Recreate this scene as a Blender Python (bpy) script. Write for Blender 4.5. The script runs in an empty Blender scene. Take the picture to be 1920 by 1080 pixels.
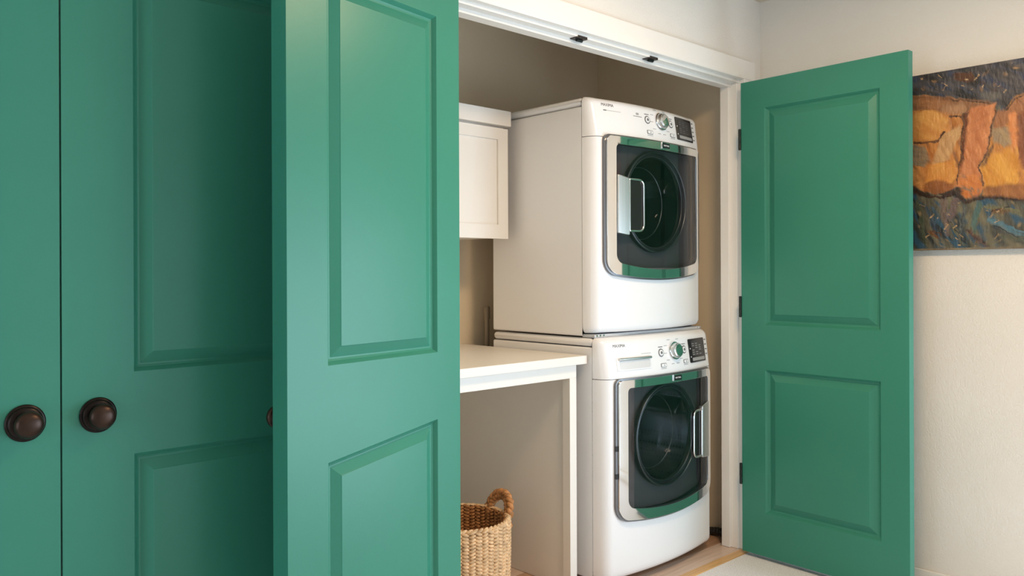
import bpy, bmesh, math, random
import numpy as np
from mathutils import Vector, Matrix

random.seed(7)
S = bpy.context.scene
COL = S.collection
R = math.radians

# ------------------------------------------------------------------ camera, light, exposure
CAM_Z, YAW, ROLL, FPX, HORIZON = 1.21, 43.3, -0.22, 1547.0, 510.0
cd = bpy.data.cameras.new('camera')
cam = bpy.data.objects.new('camera', cd); COL.objects.link(cam)
cd.sensor_width = 36.0; cd.lens = FPX / 1920 * 36.0
cd.shift_y = -(540 - HORIZON) / 1920
cd.clip_start = 0.05
cam.matrix_world = (Matrix.Translation((0, 0, CAM_Z)) @ Matrix.Rotation(R(-YAW), 4, 'Z')
                    @ Matrix.Rotation(R(90), 4, 'X') @ Matrix.Rotation(R(ROLL), 4, 'Z'))
S.camera = cam

w = bpy.data.worlds.new('world'); S.world = w; w.use_nodes = True
w.node_tree.nodes['Background'].inputs['Color'].default_value = (0.75, 0.88, 1.0, 1)
w.node_tree.nodes['Background'].inputs['Strength'].default_value = 1.0


def area(name, loc, target, sx, sy, power, color, shape='RECTANGLE'):
    l = bpy.data.lights.new(name, 'AREA'); l.shape = shape; l.size = sx; l.size_y = sy
    l.energy = power; l.color = color
    o = bpy.data.objects.new(name, l); COL.objects.link(o)
    o.location = loc
    o.rotation_euler = (Vector(target) - Vector(loc)).to_track_quat('-Z', 'Y').to_euler()
    return o


# daylight through the glazed openings, an added side fill, and the warm ceiling lamp
area('daylight', (3.34, -0.60, 0.74), (0.0, -0.60, 0.74), 2.2, 1.4, 56, (0.66, 0.84, 1.0))
area('daylight_back', (2.75, -3.07, 0.85), (2.75, 0.0, 0.85), 0.9, 1.6, 7, (0.70, 0.86, 1.0))
area('side_fill', (-2.17, 1.12, 1.05), (0.0, 1.12, 1.05), 1.05, 1.6, 10, (0.74, 0.88, 1.0))  # unseen source added to brighten the surfaces that face left
area('ceiling_light', (1.98, 0.85, 2.36), (1.98, 0.85, 0), 0.42, 0.42, 18, (1.0, 0.70, 0.42), 'DISK')

S.view_settings.view_transform = 'Standard'
S.view_settings.look = 'None'
S.view_settings.gamma = 1.0
S.view_settings.use_curve_mapping = False
S.view_settings.exposure = 0.50


# ------------------------------------------------------------------ materials
def srgb(r, g, b):
    f = lambda c: c / 12.92 if c <= 0.04045 else ((c + 0.055) / 1.055) ** 2.4
    return (f(r / 255), f(g / 255), f(b / 255), 1)


def new_mat(name):
    m = bpy.data.materials.new(name); m.use_nodes = True
    n = m.node_tree.nodes; p = n['Principled BSDF']
    return m, n, m.node_tree.links, p


def mat(name, col, rough=0.5, metal=0.0, var=0.0, vscale=6.0, bump=0.0, bscale=200.0, stretch=None, coat=0.0, spec=0.5):
    m, n, L, p = new_mat(name)
    p.inputs['Base Color'].default_value = col
    p.inputs['Roughness'].default_value = rough
    p.inputs['Metallic'].default_value = metal
    p.inputs['Specular IOR Level'].default_value = spec
    p.inputs['Coat Weight'].default_value = coat
    p.inputs['Coat Roughness'].default_value = 0.08
    tc = n.new('ShaderNodeTexCoord'); src = tc.outputs['Object']
    if stretch:
        mp = n.new('ShaderNodeMapping'); mp.inputs['Scale'].default_value = stretch
        L.new(src, mp.inputs['Vector']); src = mp.outputs['Vector']
    if var:
        t = n.new('ShaderNodeTexNoise'); t.inputs['Scale'].default_value = vscale; t.inputs['Detail'].default_value = 5
        L.new(src, t.inputs['Vector'])
        r = n.new('ShaderNodeValToRGB')
        r.color_ramp.elements[0].position = 0.3; r.color_ramp.elements[1].position = 0.7
        r.color_ramp.elements[0].color = tuple(c * (1 - var) for c in col[:3]) + (1,)
        r.color_ramp.elements[1].color = tuple(min(1, c * (1 + var)) for c in col[:3]) + (1,)
        L.new(t.outputs['Fac'], r.inputs['Fac']); L.new(r.outputs['Color'], p.inputs['Base Color'])
    if bump:
        t = n.new('ShaderNodeTexNoise'); t.inputs['Scale'].default_value = bscale; t.inputs['Detail'].default_value = 3
        L.new(src, t.inputs['Vector'])
        b = n.new('ShaderNodeBump'); b.inputs['Strength'].default_value = bump; b.inputs['Distance'].default_value = 0.002
        L.new(t.outputs['Fac'], b.inputs['Height']); L.new(b.outputs['Normal'], p.inputs['Normal'])
    return m


def smoked_glass(name, tint, ior, rough=0.0, gain=1.0):
    m, n, L, p = new_mat(name)
    n.remove(p); out = n['Material Output']
    tr = n.new('ShaderNodeBsdfTransparent'); tr.inputs['Color'].default_value = tint
    gl = n.new('ShaderNodeBsdfGlossy'); gl.inputs['Roughness'].default_value = rough
    gl.inputs['Color'].default_value = (1, 1, 1, 1)
    lw = n.new('ShaderNodeLayerWeight'); lw.inputs['Blend'].default_value = 0.5
    pw = n.new('ShaderNodeMath'); pw.operation = 'POWER'; pw.inputs[1].default_value = 5.0
    L.new(lw.outputs['Facing'], pw.inputs[0])
    f0 = ((ior - 1) / (ior + 1)) ** 2
    fr = n.new('ShaderNodeMath'); fr.operation = 'MULTIPLY_ADD'; fr.inputs[1].default_value = (1 - f0) * gain; fr.inputs[2].default_value = f0 * gain
    L.new(pw.outputs[0], fr.inputs[0])
    mx = n.new('ShaderNodeMixShader')
    L.new(fr.outputs[0], mx.inputs['Fac']); L.new(tr.outputs['BSDF'], mx.inputs[1]); L.new(gl.outputs['BSDF'], mx.inputs[2])
    L.new(mx.outputs['Shader'], out.inputs['Surface'])
    return m


M = {}
M['green'] = mat('green_door_paint', (0.039, 0.226, 0.155, 1), 0.36, var=0.03, vscale=3, bump=0.06, bscale=140, spec=0.34)
M['wall'] = mat('cream_wall_paint', srgb(236, 230, 222), 0.75, var=0.015, vscale=4, bump=0.9, bscale=170, spec=0.25)
M['ceiling'] = mat('ceiling_paint', srgb(222, 208, 190), 0.85, bump=0.2, bscale=150, spec=0.2)
M['closet'] = mat('tan_closet_paint', srgb(240, 224, 198), 0.75, var=0.015, vscale=4, bump=0.3, bscale=170, spec=0.25)
M['trim'] = mat('white_trim_paint', srgb(240, 236, 230), 0.4, var=0.01, spec=0.4)
M['cab'] = mat('white_cabinet_paint', srgb(238, 233, 226), 0.42, var=0.01, spec=0.4)
M['enamel'] = mat('white_enamel', srgb(242, 242, 244), 0.16, var=0.006, vscale=2, spec=0.5)
M['plastic'] = mat('white_plastic', srgb(241, 241, 243), 0.22, spec=0.5)
M['chrome'] = mat('chrome', (0.86, 0.87, 0.88, 1), 0.05, 1.0)
M['steel'] = mat('brushed_steel', (0.72, 0.72, 0.71, 1), 0.3, 1.0, var=0.06, vscale=60, stretch=(1, 1, 0.03))
M['dark'] = mat('dark_gap', (0.02, 0.02, 0.022, 1), 0.5)
M['liner'] = mat('grey_door_liner', (0.34, 0.325, 0.315, 1), 0.4)
M['pocket'] = mat('handle_pocket', (0.02, 0.02, 0.02, 1), 0.12)
M['bracket'] = mat('galvanised_bracket', srgb(196, 200, 206), 0.5, 0.0)
M['rubber'] = mat('grey_gasket', (0.42, 0.43, 0.45, 1), 0.25)
M['grey'] = mat('grey_print', (0.15, 0.15, 0.155, 1), 0.5)
M['lgrey'] = mat('pale_grey_print', (0.38, 0.38, 0.38, 1), 0.5)
M['black'] = mat('black_display', (0.018, 0.018, 0.020, 1), 0.12)
M['screen'] = mat('screen_segments', (0.035, 0.035, 0.038, 1), 0.3)
M['glass'] = smoked_glass('smoked_glass', (0.62, 0.63, 0.65, 1), 1.5)
M['clear'] = smoked_glass('clear_glass', (0.93, 0.935, 0.94, 1), 1.5, 0.0, 0.6)
M['dryerdrum'] = mat('dark_drum', (0.035, 0.035, 0.037, 1), 0.35, 0.3)
M['edge'] = mat('gap_shadow_metal', (0.20, 0.20, 0.21, 1), 0.3, 0.8)  # door edge metal darkened to paint the gap shadow round the chrome
M['gasket'] = mat('dark_gasket', (0.075, 0.075, 0.08, 1), 0.3)
M['bronze'] = mat('oil_rubbed_bronze', (0.050, 0.028, 0.020, 1), 0.36, 0.75, var=0.35, vscale=30)
M['bronze_dark'] = mat('dark_bronze', (0.016, 0.010, 0.008, 1), 0.32, 0.7, var=0.35, vscale=30)
M['hinge'] = mat('black_hinge', (0.012, 0.018, 0.016, 1), 0.4, 0.3)
M['catch'] = mat('dark_catch', (0.055, 0.045, 0.04, 1), 0.35, 0.7)
M['pipe'] = mat('grey_pipe', srgb(150, 138, 122), 0.4, 0.2)
M['carpet'] = mat('carpet', srgb(228, 226, 228), 0.95, var=0.14, vscale=180, bump=1.0, bscale=260, spec=0.1)
M['thresh'] = mat('oak_threshold', srgb(214, 168, 112), 0.35, var=0.18, vscale=9, stretch=(0.5, 12, 12))
M['plank'] = mat('laminate_plank', srgb(205, 176, 158), 0.30, var=0.16, vscale=7, stretch=(0.6, 14, 14))
M['plank2'] = mat('laminate_plank_pale', srgb(214, 190, 174), 0.30, var=0.14, vscale=7, stretch=(0.6, 14, 14))
M['plank3'] = mat('laminate_plank_brown', srgb(190, 152, 124), 0.30, var=0.18, vscale=7, stretch=(0.6, 14, 14))
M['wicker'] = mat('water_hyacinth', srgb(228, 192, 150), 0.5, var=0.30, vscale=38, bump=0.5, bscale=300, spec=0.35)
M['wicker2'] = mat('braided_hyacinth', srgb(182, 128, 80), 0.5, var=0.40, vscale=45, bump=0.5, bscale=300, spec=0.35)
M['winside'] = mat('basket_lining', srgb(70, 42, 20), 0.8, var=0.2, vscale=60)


def drum_material():
    m, n, L, p = new_mat('perforated_drum')
    p.inputs['Metallic'].default_value = 1.0; p.inputs['Roughness'].default_value = 0.22
    tc = n.new('ShaderNodeTexCoord')
    v = n.new('ShaderNodeTexVoronoi'); v.inputs['Scale'].default_value = 62; v.inputs['Randomness'].default_value = 0.12
    L.new(tc.outputs['Object'], v.inputs['Vector'])
    r = n.new('ShaderNodeValToRGB')
    r.color_ramp.elements[0].position = 0.20; r.color_ramp.elements[0].color = (0.01, 0.01, 0.01, 1)
    r.color_ramp.elements[1].position = 0.27; r.color_ramp.elements[1].color = (0.62, 0.62, 0.63, 1)
    L.new(v.outputs['Distance'], r.inputs['Fac']); L.new(r.outputs['Color'], p.inputs['Base Color'])
    return m


M['drum'] = drum_material()


# ------------------------------------------------------------------ helpers
def link(name, me, m, parent=None):
    o = bpy.data.objects.new(name, me); COL.objects.link(o)
    if m is not None and not me.materials:
        me.materials.append(m)
    if parent is not None:
        o.parent = parent
    return o


def build(name, bm, m, parent=None, smooth=None, bevel=None, seg=2, root=None):
    """One mesh object; with root the vertices are given in world space and the parent is an unrotated root at that place."""
    if root is not None:
        bmesh.ops.translate(bm, verts=bm.verts, vec=-Vector(root))
    bmesh.ops.recalc_face_normals(bm, faces=bm.faces)
    me = bpy.data.meshes.new(name); bm.to_mesh(me); bm.free()
    if smooth is not None:
        for p in me.polygons: p.use_smooth = True
        me.set_sharp_from_angle(angle=R(smooth))
    o = link(name, me, m, parent)
    if bevel:
        b = o.modifiers.new('bevel', 'BEVEL'); b.width = bevel; b.segments = seg; b.limit_method = 'ANGLE'; b.angle_limit = R(40)
        for p in me.polygons: p.use_smooth = True
        me.set_sharp_from_angle(angle=R(smooth or 35))
        b.harden_normals = False
    return o


def box(bm, x0, x1, y0, y1, z0, z1):
    v = [bm.verts.new((x, y, z)) for x in (x0, x1) for y in (y0, y1) for z in (z0, z1)]
    for f in ((0, 1, 3, 2), (4, 6, 7, 5), (0, 4, 5, 1), (2, 3, 7, 6), (0, 2, 6, 4), (1, 5, 7, 3)):
        bm.faces.new([v[i] for i in f])
    return v


def boxbm(*a):
    bm = bmesh.new(); box(bm, *a); return bm


def lathe(bm, prof, mtx, n=32):
    """prof: (radius, height) along local z."""
    rings = []
    for r, h in prof:
        if r < 1e-6:
            rings.append([bm.verts.new(mtx @ Vector((0, 0, h)))])
        else:
            rings.append([bm.verts.new(mtx @ Vector((r * math.cos(2 * math.pi * i / n), r * math.sin(2 * math.pi * i / n), h))) for i in range(n)])
    for a, b in zip(rings, rings[1:]):
        for i in range(n):
            j = (i + 1) % n
            if len(a) == 1 and len(b) == 1: continue
            if len(a) == 1: bm.faces.new((a[0], b[i], b[j]))
            elif len(b) == 1: bm.faces.new((a[i], a[j], b[0]))
            else: bm.faces.new((a[i], a[j], b[j], b[i]))


def tube(bm, pts, r, n=10, closed=False):
    pts = [Vector(p) for p in pts]; rings = []; N = len(pts)
    up0 = None
    for i, p in enumerate(pts):
        a = pts[(i - 1) % N] if (closed or i > 0) else p
        b = pts[(i + 1) % N] if (closed or i < N - 1) else p
        t = (b - a).normalized()
        ref = up0 if up0 is not None else (Vector((0, 0, 1)) if abs(t.z) < 0.9 else Vector((0, 1, 0)))
        s = t.cross(ref).normalized(); u = s.cross(t).normalized(); up0 = u
        rr = r[i] if isinstance(r, (list, tuple)) else r
        rings.append([bm.verts.new(p + (s * math.cos(2 * math.pi * k / n) + u * math.sin(2 * math.pi * k / n)) * rr) for k in range(n)])
    for i in range(N if closed else N - 1):
        A, B = rings[i], rings[(i + 1) % N]
        for k in range(n):
            bm.faces.new((A[k], A[(k + 1) % n], B[(k + 1) % n], B[k]))
    if not closed:
        bm.faces.new(rings[0][::-1]); bm.faces.new(rings[-1])


def empty(name, loc, rz=0.0):
    o = bpy.data.objects.new(name, None); COL.objects.link(o)
    o.location = loc; o.rotation_euler = (0, 0, rz); o.empty_display_size = 0.1
    return o


def tag(o, label=None, cat=None, group=None, kind=None):
    if label: o['label'] = label
    if cat: o['category'] = cat
    if group: o['group'] = group
    if kind: o['kind'] = kind
    return o


def struct(name, bm, m, label, parent=None, **k):
    o = build(name, bm, m, parent, **k)
    if parent is None: tag(o, label, None, None, 'structure')
    return o


# ------------------------------------------------------------------ the room
XR = 3.355          # wall with the painting
YW = 1.93           # wall with the closets
ZC = 2.415          # ceiling
XL, YB = -2.2, -3.1
JL, JR, HEAD = 1.570, 3.19, 2.044    # opening of the laundry closet
CB, CR, CL = 2.84, 3.30, 1.52        # laundry closet: back, side walls
A0, A1 = -0.226, 1.283               # opening of the neighbouring closet

struct('floor', boxbm(XL, XR, YB, 1.888, -0.05, 0.0), M['carpet'], 'pale beige cut pile carpet in front of the closets')
bm = bmesh.new()
for a in ((A1, JL, YW, 2.03, 0, HEAD), (JR, XR, YW, 2.03, 0, HEAD), (XL, A0, YW, 2.03, 0, HEAD), (XL, XR, YW, 2.03, HEAD, ZC)):
    box(bm, *a)
struct('wall_front', bm, M['wall'], 'cream painted wall above and around the closet doors')
bm = bmesh.new()
for a in ((XR, XR + 0.1, 0.53, 2.03, 0, ZC), (XR, XR + 0.1, YB, -1.79, 0, ZC), (XR, XR + 0.1, -1.79, 0.53, 1.95, ZC)):
    box(bm, *a)
struct('wall_right', bm, M['wall'], 'cream textured wall carrying the painting')
bm = bmesh.new()
for a in ((XR, XR + 0.07, 0.47, 0.53, 0, 1.95), (XR, XR + 0.07, -1.79, -1.73, 0, 1.95), (XR, XR + 0.07, -1.73, 0.47, 1.89, 1.95), (XR + 0.01, XR + 0.06, -0.66, -0.60, 0, 1.89)):
    box(bm, *a)
w2 = struct('window_2', bm, M['trim'], 'white framed glazed opening beyond the painting', bevel=0.003)
bm = bmesh.new()
for a in ((XL - 0.1, XL, YB, 0.44, 0, ZC), (XL - 0.1, XL, 1.66, 2.03, 0, ZC), (XL - 0.1, XL, 0.44, 1.66, 1.87, ZC), (XL - 0.1, XL, 0.44, 1.66, 0, 0.23)):
    box(bm, *a)
struct('wall_left', bm, M['wall'], 'cream wall on the side of the closed closet')
bm = bmesh.new()
for a in ((XL - 0.08, XL, 0.44, 0.49, 0.23, 1.87), (XL - 0.08, XL, 1.61, 1.66, 0.23, 1.87), (XL - 0.08, XL, 0.49, 1.61, 1.82, 1.87), (XL - 0.08, XL, 0.49, 1.61, 0.23, 0.28)):
    box(bm, *a)
w3 = struct('fill_window', bm, M['trim'], 'added white framed window for the side fill light', bevel=0.003)  # unseen window invented to go with the added side light
bm = bmesh.new()   # wall behind the camera with the opening of a glazed door
for a in ((XL, 1.85, YB - 0.1, YB, 0, ZC), (3.25, XR, YB - 0.1, YB, 0, ZC), (1.85, 3.25, YB - 0.1, YB, 2.0, ZC)):
    box(bm, *a)
struct('wall_back', bm, M['wall'], 'cream wall with the glazed opening that lets daylight in')
struct('ceiling', boxbm(XL - 0.1, XR + 0.1, YB - 0.1, 2.03, ZC, ZC + 0.05), M['ceiling'], 'flat warm cream ceiling over the room')

# closet shells
struct('wall_closet_back', boxbm(CL - 0.05, CR + 0.05, CB, CB + 0.05, 0, ZC), M['closet'], 'cream back wall inside the laundry closet')
struct('wall_closet_right', boxbm(CR, CR + 0.05, 2.03, CB, 0, ZC), M['closet'], 'cream side wall beside the stacked washer and dryer')
struct('wall_closet_left', boxbm(CL - 0.05, CL, 2.03, CB, 0, ZC), M['closet'], 'cream side wall at the table end of the laundry closet')
struct('ceiling_closet', boxbm(CL - 0.05, CR + 0.05, 2.03, CB + 0.05, ZC, ZC + 0.05), M['ceiling'], 'cream ceiling inside the laundry closet')
struct('wall_second_closet', boxbm(A0 - 0.1, A1 + 0.1, 2.55, 2.6, 0, ZC), M['wall'], 'back wall inside the closed closet')

# laminate floor of the closet, plank by plank
fl = struct('floor_laminate', boxbm(CL, CR, 1.93, CB, -0.05, -0.008), M['dark'], 'grey brown laminate plank floor inside the laundry closet')
rows = 8; pw = (CB - 1.931) / rows; k = 0
for i in range(rows):
    x = CL + 0.001
    first = [1.05, 0.55, 1.30, 0.80][i % 4]
    while x < CR - 0.005:
        x1 = min(CR - 0.001, x + (first if x < CL + 0.01 else 1.22))
        bm = boxbm(x + 0.0006, x1 - 0.0006, 1.931 + i * pw + 0.0006, 1.931 + (i + 1) * pw - 0.0006, -0.008, 0.0)
        build('plank', bm, M[['plank', 'plank2', 'plank', 'plank3'][k % 4]], fl, bevel=0.0015, seg=1)
        x = x1; k += 1
struct('trim_threshold', boxbm(CL + 0.08, 3.185, 1.888, 1.9305, -0.01, 0.004), M['thresh'], 'golden oak strip between carpet and laminate floor', bevel=0.003)

# trims
bm = bmesh.new()
box(bm, JL - 0.005, JR + 0.087, 1.91, YW, HEAD, 2.127)
struct('trim_head_casing', bm, M['trim'], 'wide flat white casing across the top of the laundry closet opening', bevel=0.002)
struct('trim_side_casing', boxbm(JR, JR + 0.087, 1.91, YW, 0, HEAD), M['trim'], 'flat white casing behind the hinges of the open door', bevel=0.002)
struct('trim_closet_casing', boxbm(A1, A1 + 0.07, 1.912, YW, 0, 2.127), M['trim'], 'white casing beside the closed closet', bevel=0.002)
struct('trim_closet_casing', boxbm(A0 - 0.07, A0, 1.912, YW, 0, 2.127), M['trim'], 'white casing at the far side of the closed closet', bevel=0.002)
struct('trim_closet_jamb', boxbm(A1 - 0.002, A1 + 0.001, 1.93, 2.03, 0, HEAD), M['trim'], 'white jamb beside the closed closet doors')
struct('trim_closet_stop', boxbm(A0, A1, 2.067, 2.10, HEAD - 0.03, HEAD), M['trim'], 'white stop above the closed closet doors')
struct('trim_closet_casing', boxbm(A0, A1, 1.912, YW, HEAD, 2.127), M['trim'], 'white casing above the closed closet', bevel=0.002)
jamb = struct('trim_jamb', boxbm(JR - 0.001, JR + 0.02, 1.911, 2.016, 0.001, HEAD), M['trim'], 'white stepped side jamb beside the washer', bevel=0.0015)
struct('stop', boxbm(JR - 0.013, JR, 1.943, 2.016, 0.001, HEAD - 0.0135), M['trim'], None, jamb, bevel=0.0015)
struct('stop', boxbm(JR - 0.025, JR - 0.011, 1.976, 2.017, 0.001, HEAD - 0.025), M['trim'], None, jamb, bevel=0.0015)
head = struct('trim_jamb_head', boxbm(JL, JR, 1.911, 2.016, HEAD - 0.001, HEAD + 0.02), M['trim'], 'white stepped head jamb with two dark roller catches', bevel=0.0015)
struct('stop', boxbm(JL, JR, 1.935, 2.016, HEAD - 0.0135, HEAD), M['trim'], None, head, bevel=0.0015)
struct('stop', boxbm(JL, JR - 0.012, 1.9675, 2.0115, HEAD - 0.0282, HEAD - 0.012), M['trim'], None, head, bevel=0.0015)
struct('trim_jamb_left', boxbm(JL - 0.02, JL, 1.931, 2.016, 0.001, HEAD), M['trim'], 'white side jamb at the table end', bevel=0.0015)
for cx, lab in ((2.165, 'dark metal roller catch under the head jamb, nearer the folded back door'), (2.575, 'dark metal roller catch under the head jamb, nearer the painting wall')):
    root = empty('door_catch', (cx, 1.953, HEAD - 0.0135))
    tag(root, lab, 'door catch', 'roller catches under the head jamb')
    bm = boxbm(-0.027, 0.027, -0.0195, 0.017, -0.0035, 0.0); build('catch_plate', bm, M['catch'], root, bevel=0.001)
    bm = boxbm(-0.022, 0.026, -0.0210, -0.0175, -0.0035, 0.0055); build('strike_lip', bm, M['catch'], root, bevel=0.001)
    bm = bmesh.new(); lathe(bm, [(0, -0.014), (0.0055, -0.014), (0.0055, 0.014), (0, 0.014)], Matrix.Translation((0.003, -0.002, -0.006)) @ Matrix.Rotation(R(90), 4, 'Y'), 14)
    build('roller', bm, M['hinge'], root, smooth=40)

bm = bmesh.new(); box(bm, XR - 0.012, XR, 0.53, 1.91, 0.0, 0.052)
struct('baseboard_right', bm, M['trim'], 'low white baseboard under the painting', bevel=0.003)
bm = bmesh.new(); box(bm, JR + 0.087, XR - 0.012, YW - 0.012, YW, 0.0, 0.052)
struct('baseboard_front', bm, M['trim'], 'short white baseboard behind the open door', bevel=0.003)

# glazed door frame behind the camera (source of the daylight)
wf = bmesh.new()
for a in ((1.85, 1.92, YB - 0.07, YB + 0.01, 0, 2.0), (3.18, 3.25, YB - 0.07, YB + 0.01, 0, 2.0), (1.92, 3.18, YB - 0.07, YB + 0.01, 1.94, 2.0), (2.52, 2.58, YB - 0.06, YB, 0, 1.94)):
    box(wf, *a)
w1 = struct('window_1', wf, M['trim'], 'white framed glazed opening in the wall facing the closets', bevel=0.003)

for par, a in ((w2, (XR + 0.03, XR + 0.036, -1.73, -0.66, 0.0, 1.89)), (w2, (XR + 0.03, XR + 0.036, -0.60, 0.47, 0.0, 1.89)), (w3, (XL - 0.05, XL - 0.044, 0.49, 1.61, 0.28, 1.82)),
               (w1, (1.92, 2.52, YB - 0.05, YB - 0.044, 0.0, 1.94)), (w1, (2.58, 3.18, YB - 0.05, YB - 0.044, 0.0, 1.94))):
    build('pane', boxbm(*a), M['clear'], par)

# ------------------------------------------------------------------ green panelled doors
PROFILE = [(0.0, 0.0), (0.003, 0.0035), (0.009, 0.0115), (0.014, 0.0140), (0.018, 0.0140), (0.022, 0.0120), (0.043, 0.0035), (0.0455, 0.0012), (0.048, 0.001)]


def inset_loop(pts, d):
    """Inset a convex quad (x, z) in counter-clockwise order by d."""
    n = len(pts); out = []
    for i in range(n):
        p0, p1, p2 = Vector(pts[i - 1]), Vector(pts[i]), Vector(pts[(i + 1) % n])
        a, b = (p1 - p0).normalized(), (p2 - p1).normalized()
        na, nb = Vector((-a.y, a.x)), Vector((-b.y, b.x))
        k = d / (1 + na.dot(nb))
        out.append(p1 + (na + nb) * k)
    return out


def make_door(name, label, loc, rz, W, T, z0, z1, xa, xb, upper, lower, flip=False):
    """Local frame: x from hinge (0) to free edge (W), faces at y=0 and y=T.  upper / lower: (bottom at xa, bottom at xb, top at xa, top at xb)."""
    root = empty(name, loc, rz)
    tag(root, label, 'door', 'green closet doors', 'structure')
    bm = bmesh.new()
    ys = (0.0, T)
    pan = [[(xa, q[0]), (xb, q[1]), (xb, q[3]), (xa, q[2])] for q in (lower, upper)]
    for y in ys:
        def f(pts): bm.faces.new([bm.verts.new((p[0], y, p[1])) for p in pts])
        f([(0, z0), (xa, z0), (xa, z1), (0, z1)]); f([(xb, z0), (W, z0), (W, z1), (xb, z1)])
        f([(xa, z0), (xb, z0), pan[0][1], pan[0][0]])
        f([pan[0][3], pan[0][2], pan[1][1], pan[1][0]])
        f([pan[1][3], pan[1][2], (xb, z1), (xa, z1)])
    c = [(0, z0), (W, z0), (W, z1), (0, z1)]
    for i in range(4):
        p, q = c[i], c[(i + 1) % 4]
        bm.faces.new([bm.verts.new(v) for v in ((p[0], 0, p[1]), (q[0], 0, q[1]), (q[0], T, q[1]), (p[0], T, p[1]))])
    bmesh.ops.remove_doubles(bm, verts=bm.verts, dist=1e-5)
    build('door_slab', bm, M['green'], root)
    for quad in pan:
        bm = bmesh.new()
        for y, s in ((0.0, 1), (T, -1)):
            prev = None
            for ins, dep in PROFILE:
                lp = [bm.verts.new((p.x, y + s * dep, p.y)) for p in inset_loop(quad, ins)]
                if prev:
                    for i in range(4):
                        j = (i + 1) % 4
                        vs = (prev[i], prev[j], lp[j], lp[i])
                        bm.faces.new(vs if s > 0 else vs[::-1])
                prev = lp
            bm.faces.new(prev if s > 0 else prev[::-1])
        me = bpy.data.meshes.new('panel'); bm.to_mesh(me); bm.free()
        for p in me.polygons: p.use_smooth = True
        me.set_sharp_from_angle(angle=R(24))
        link('panel', me, M['green'], root)
    return root


knob_mesh = None


def add_knob(root, x, z, y, direction, k=1.0):
    """Oil-rubbed bronze knob: rose and knob, standing out along local y by direction (+1 / -1)."""
    mt = Matrix.Translation((x, y, z)) @ Matrix.Rotation(R(-90 * direction), 4, 'X') @ Matrix.Scale(k, 4)
    bm = bmesh.new()
    lathe(bm, [(0.0, 0.0), (0.0375, 0.0), (0.0385, 0.003), (0.0365, 0.006), (0.034, 0.0065), (0.033, 0.0095), (0.029, 0.012), (0.020, 0.013), (0, 0.013)], mt, 40)
    rose = build('rose', bm, M['bronze_dark'], root, smooth=50)
    bm = bmesh.new()
    lathe(bm, [(0.0, 0.012), (0.015, 0.012), (0.0125, 0.016), (0.012, 0.021), (0.0165, 0.024), (0.0245, 0.027), (0.0275, 0.031), (0.0275, 0.035), (0.0255, 0.040), (0.020, 0.0445), (0.011, 0.0475), (0.0, 0.0485)], mt, 40)
    build('knob', bm, M['bronze'], root, smooth=50)


def add_hinge(root, z, x, y):
    bm = bmesh.new()
    lathe(bm, [(0, -0.045), (0.004, -0.045), (0.0062, -0.043), (0.0062, -0.016), (0.0056, -0.015), (0.0062, -0.014), (0.0062, 0.014), (0.0056, 0.015), (0.0062, 0.016), (0.0062, 0.043), (0.004, 0.045), (0, 0.045)], Matrix.Translation((x, y, z)), 14)
    build('hinge', bm, M['hinge'], root, smooth=40)


UP, LO = (0.993, 0.993, 1.904, 1.904), (0.215, 0.215, 0.803, 0.803)
# open right-hand leaf: turned out of the opening, its inside face towards the room
hx, hy = 3.134, 1.895
fx, fy = 3.107, 1.193
Wd = math.hypot(fx - hx, fy - hy)
ang = math.atan2(fy - hy, fx - hx)           # local +x points from hinge to free edge
d4 = make_door('door_4', 'green two panel door standing open in front of the painting wall', (hx, hy, 0), ang, Wd, 0.036, 0.017, 2.013, 0.112, Wd - 0.105, (0.985, 0.985, 1.893, 1.893), (0.197, 0.197, 0.797, 0.797))
# local +y points to the room's right wall for this angle (rotated -92 deg): check in world below
for z in (1.772, 1.058, 0.345):
    add_hinge(d4, z, -0.004, -0.003)
add_knob(d4, Wd - 0.06, 0.90, 0.036, 1)

# folded back left-hand leaf; the visible face is local y=0 after turning
hx, hy = 1.558, 1.879
fx, fy = 0.935, 1.756
Wd = math.hypot(fx - hx, fy - hy)
ang = math.atan2(fy - hy, fx - hx)
W3 = Wd; xa = 0.1008; xb = Wd - 0.1244
# seen from the room the local x axis runs to the viewer's left, so local +y points at the viewer: shift the slab back by T
T3 = 0.0525
nx, ny = -math.sin(ang), math.cos(ang)
d3 = make_door('door_3', 'green two panel door folded right back against the wall', (hx - nx * T3, hy - ny * T3, 0), ang, Wd, T3, 0.012, 2.035, xa, xb, (0.982, 0.982, 1.94, 1.94), (0.2, 0.2, 0.7916, 0.744))
add_knob(d3, Wd - 0.0375, 0.862, 0.0, -1)
for z in (1.772, 1.058, 0.345):
    add_hinge(d3, z, 0.006, -0.0035)

# the closed pair of the neighbouring closet
# leaves set back in the reveal, flush with the wall's back, to widen their shade
Y2, K2 = 2.03, 2.03 / 1.93
zk = lambda z: CAM_Z + (z - CAM_Z) * K2
UP2, LO2 = (zk(0.990), zk(0.990), zk(1.900), zk(1.900)), (0.17, 0.17, zk(0.806), zk(0.806))
gap = 0.5035 * K2
wl = gap - 0.002 - A0 - 0.003
d1 = make_door('door_1', 'closed green door at the picture edge with a bronze knob', (A0 + 0.003, Y2, 0), 0, wl, 0.036, 0.012, HEAD - 0.004, 0.12, wl - 0.154, UP2, LO2)
add_knob(d1, wl - 0.066 * K2, zk(0.902), 0.0, -1, K2)
wl = A1 - 0.003 - gap - 0.002
d2 = make_door('door_2', 'closed green door partly in shade behind the folded back door', (gap + 0.002, Y2, 0), 0, wl, 0.036, 0.012, HEAD - 0.004, 0.154, wl - 0.11, UP2, LO2)
add_knob(d2, 0.0705 * K2, zk(0.902), 0.0, -1, K2)

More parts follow.
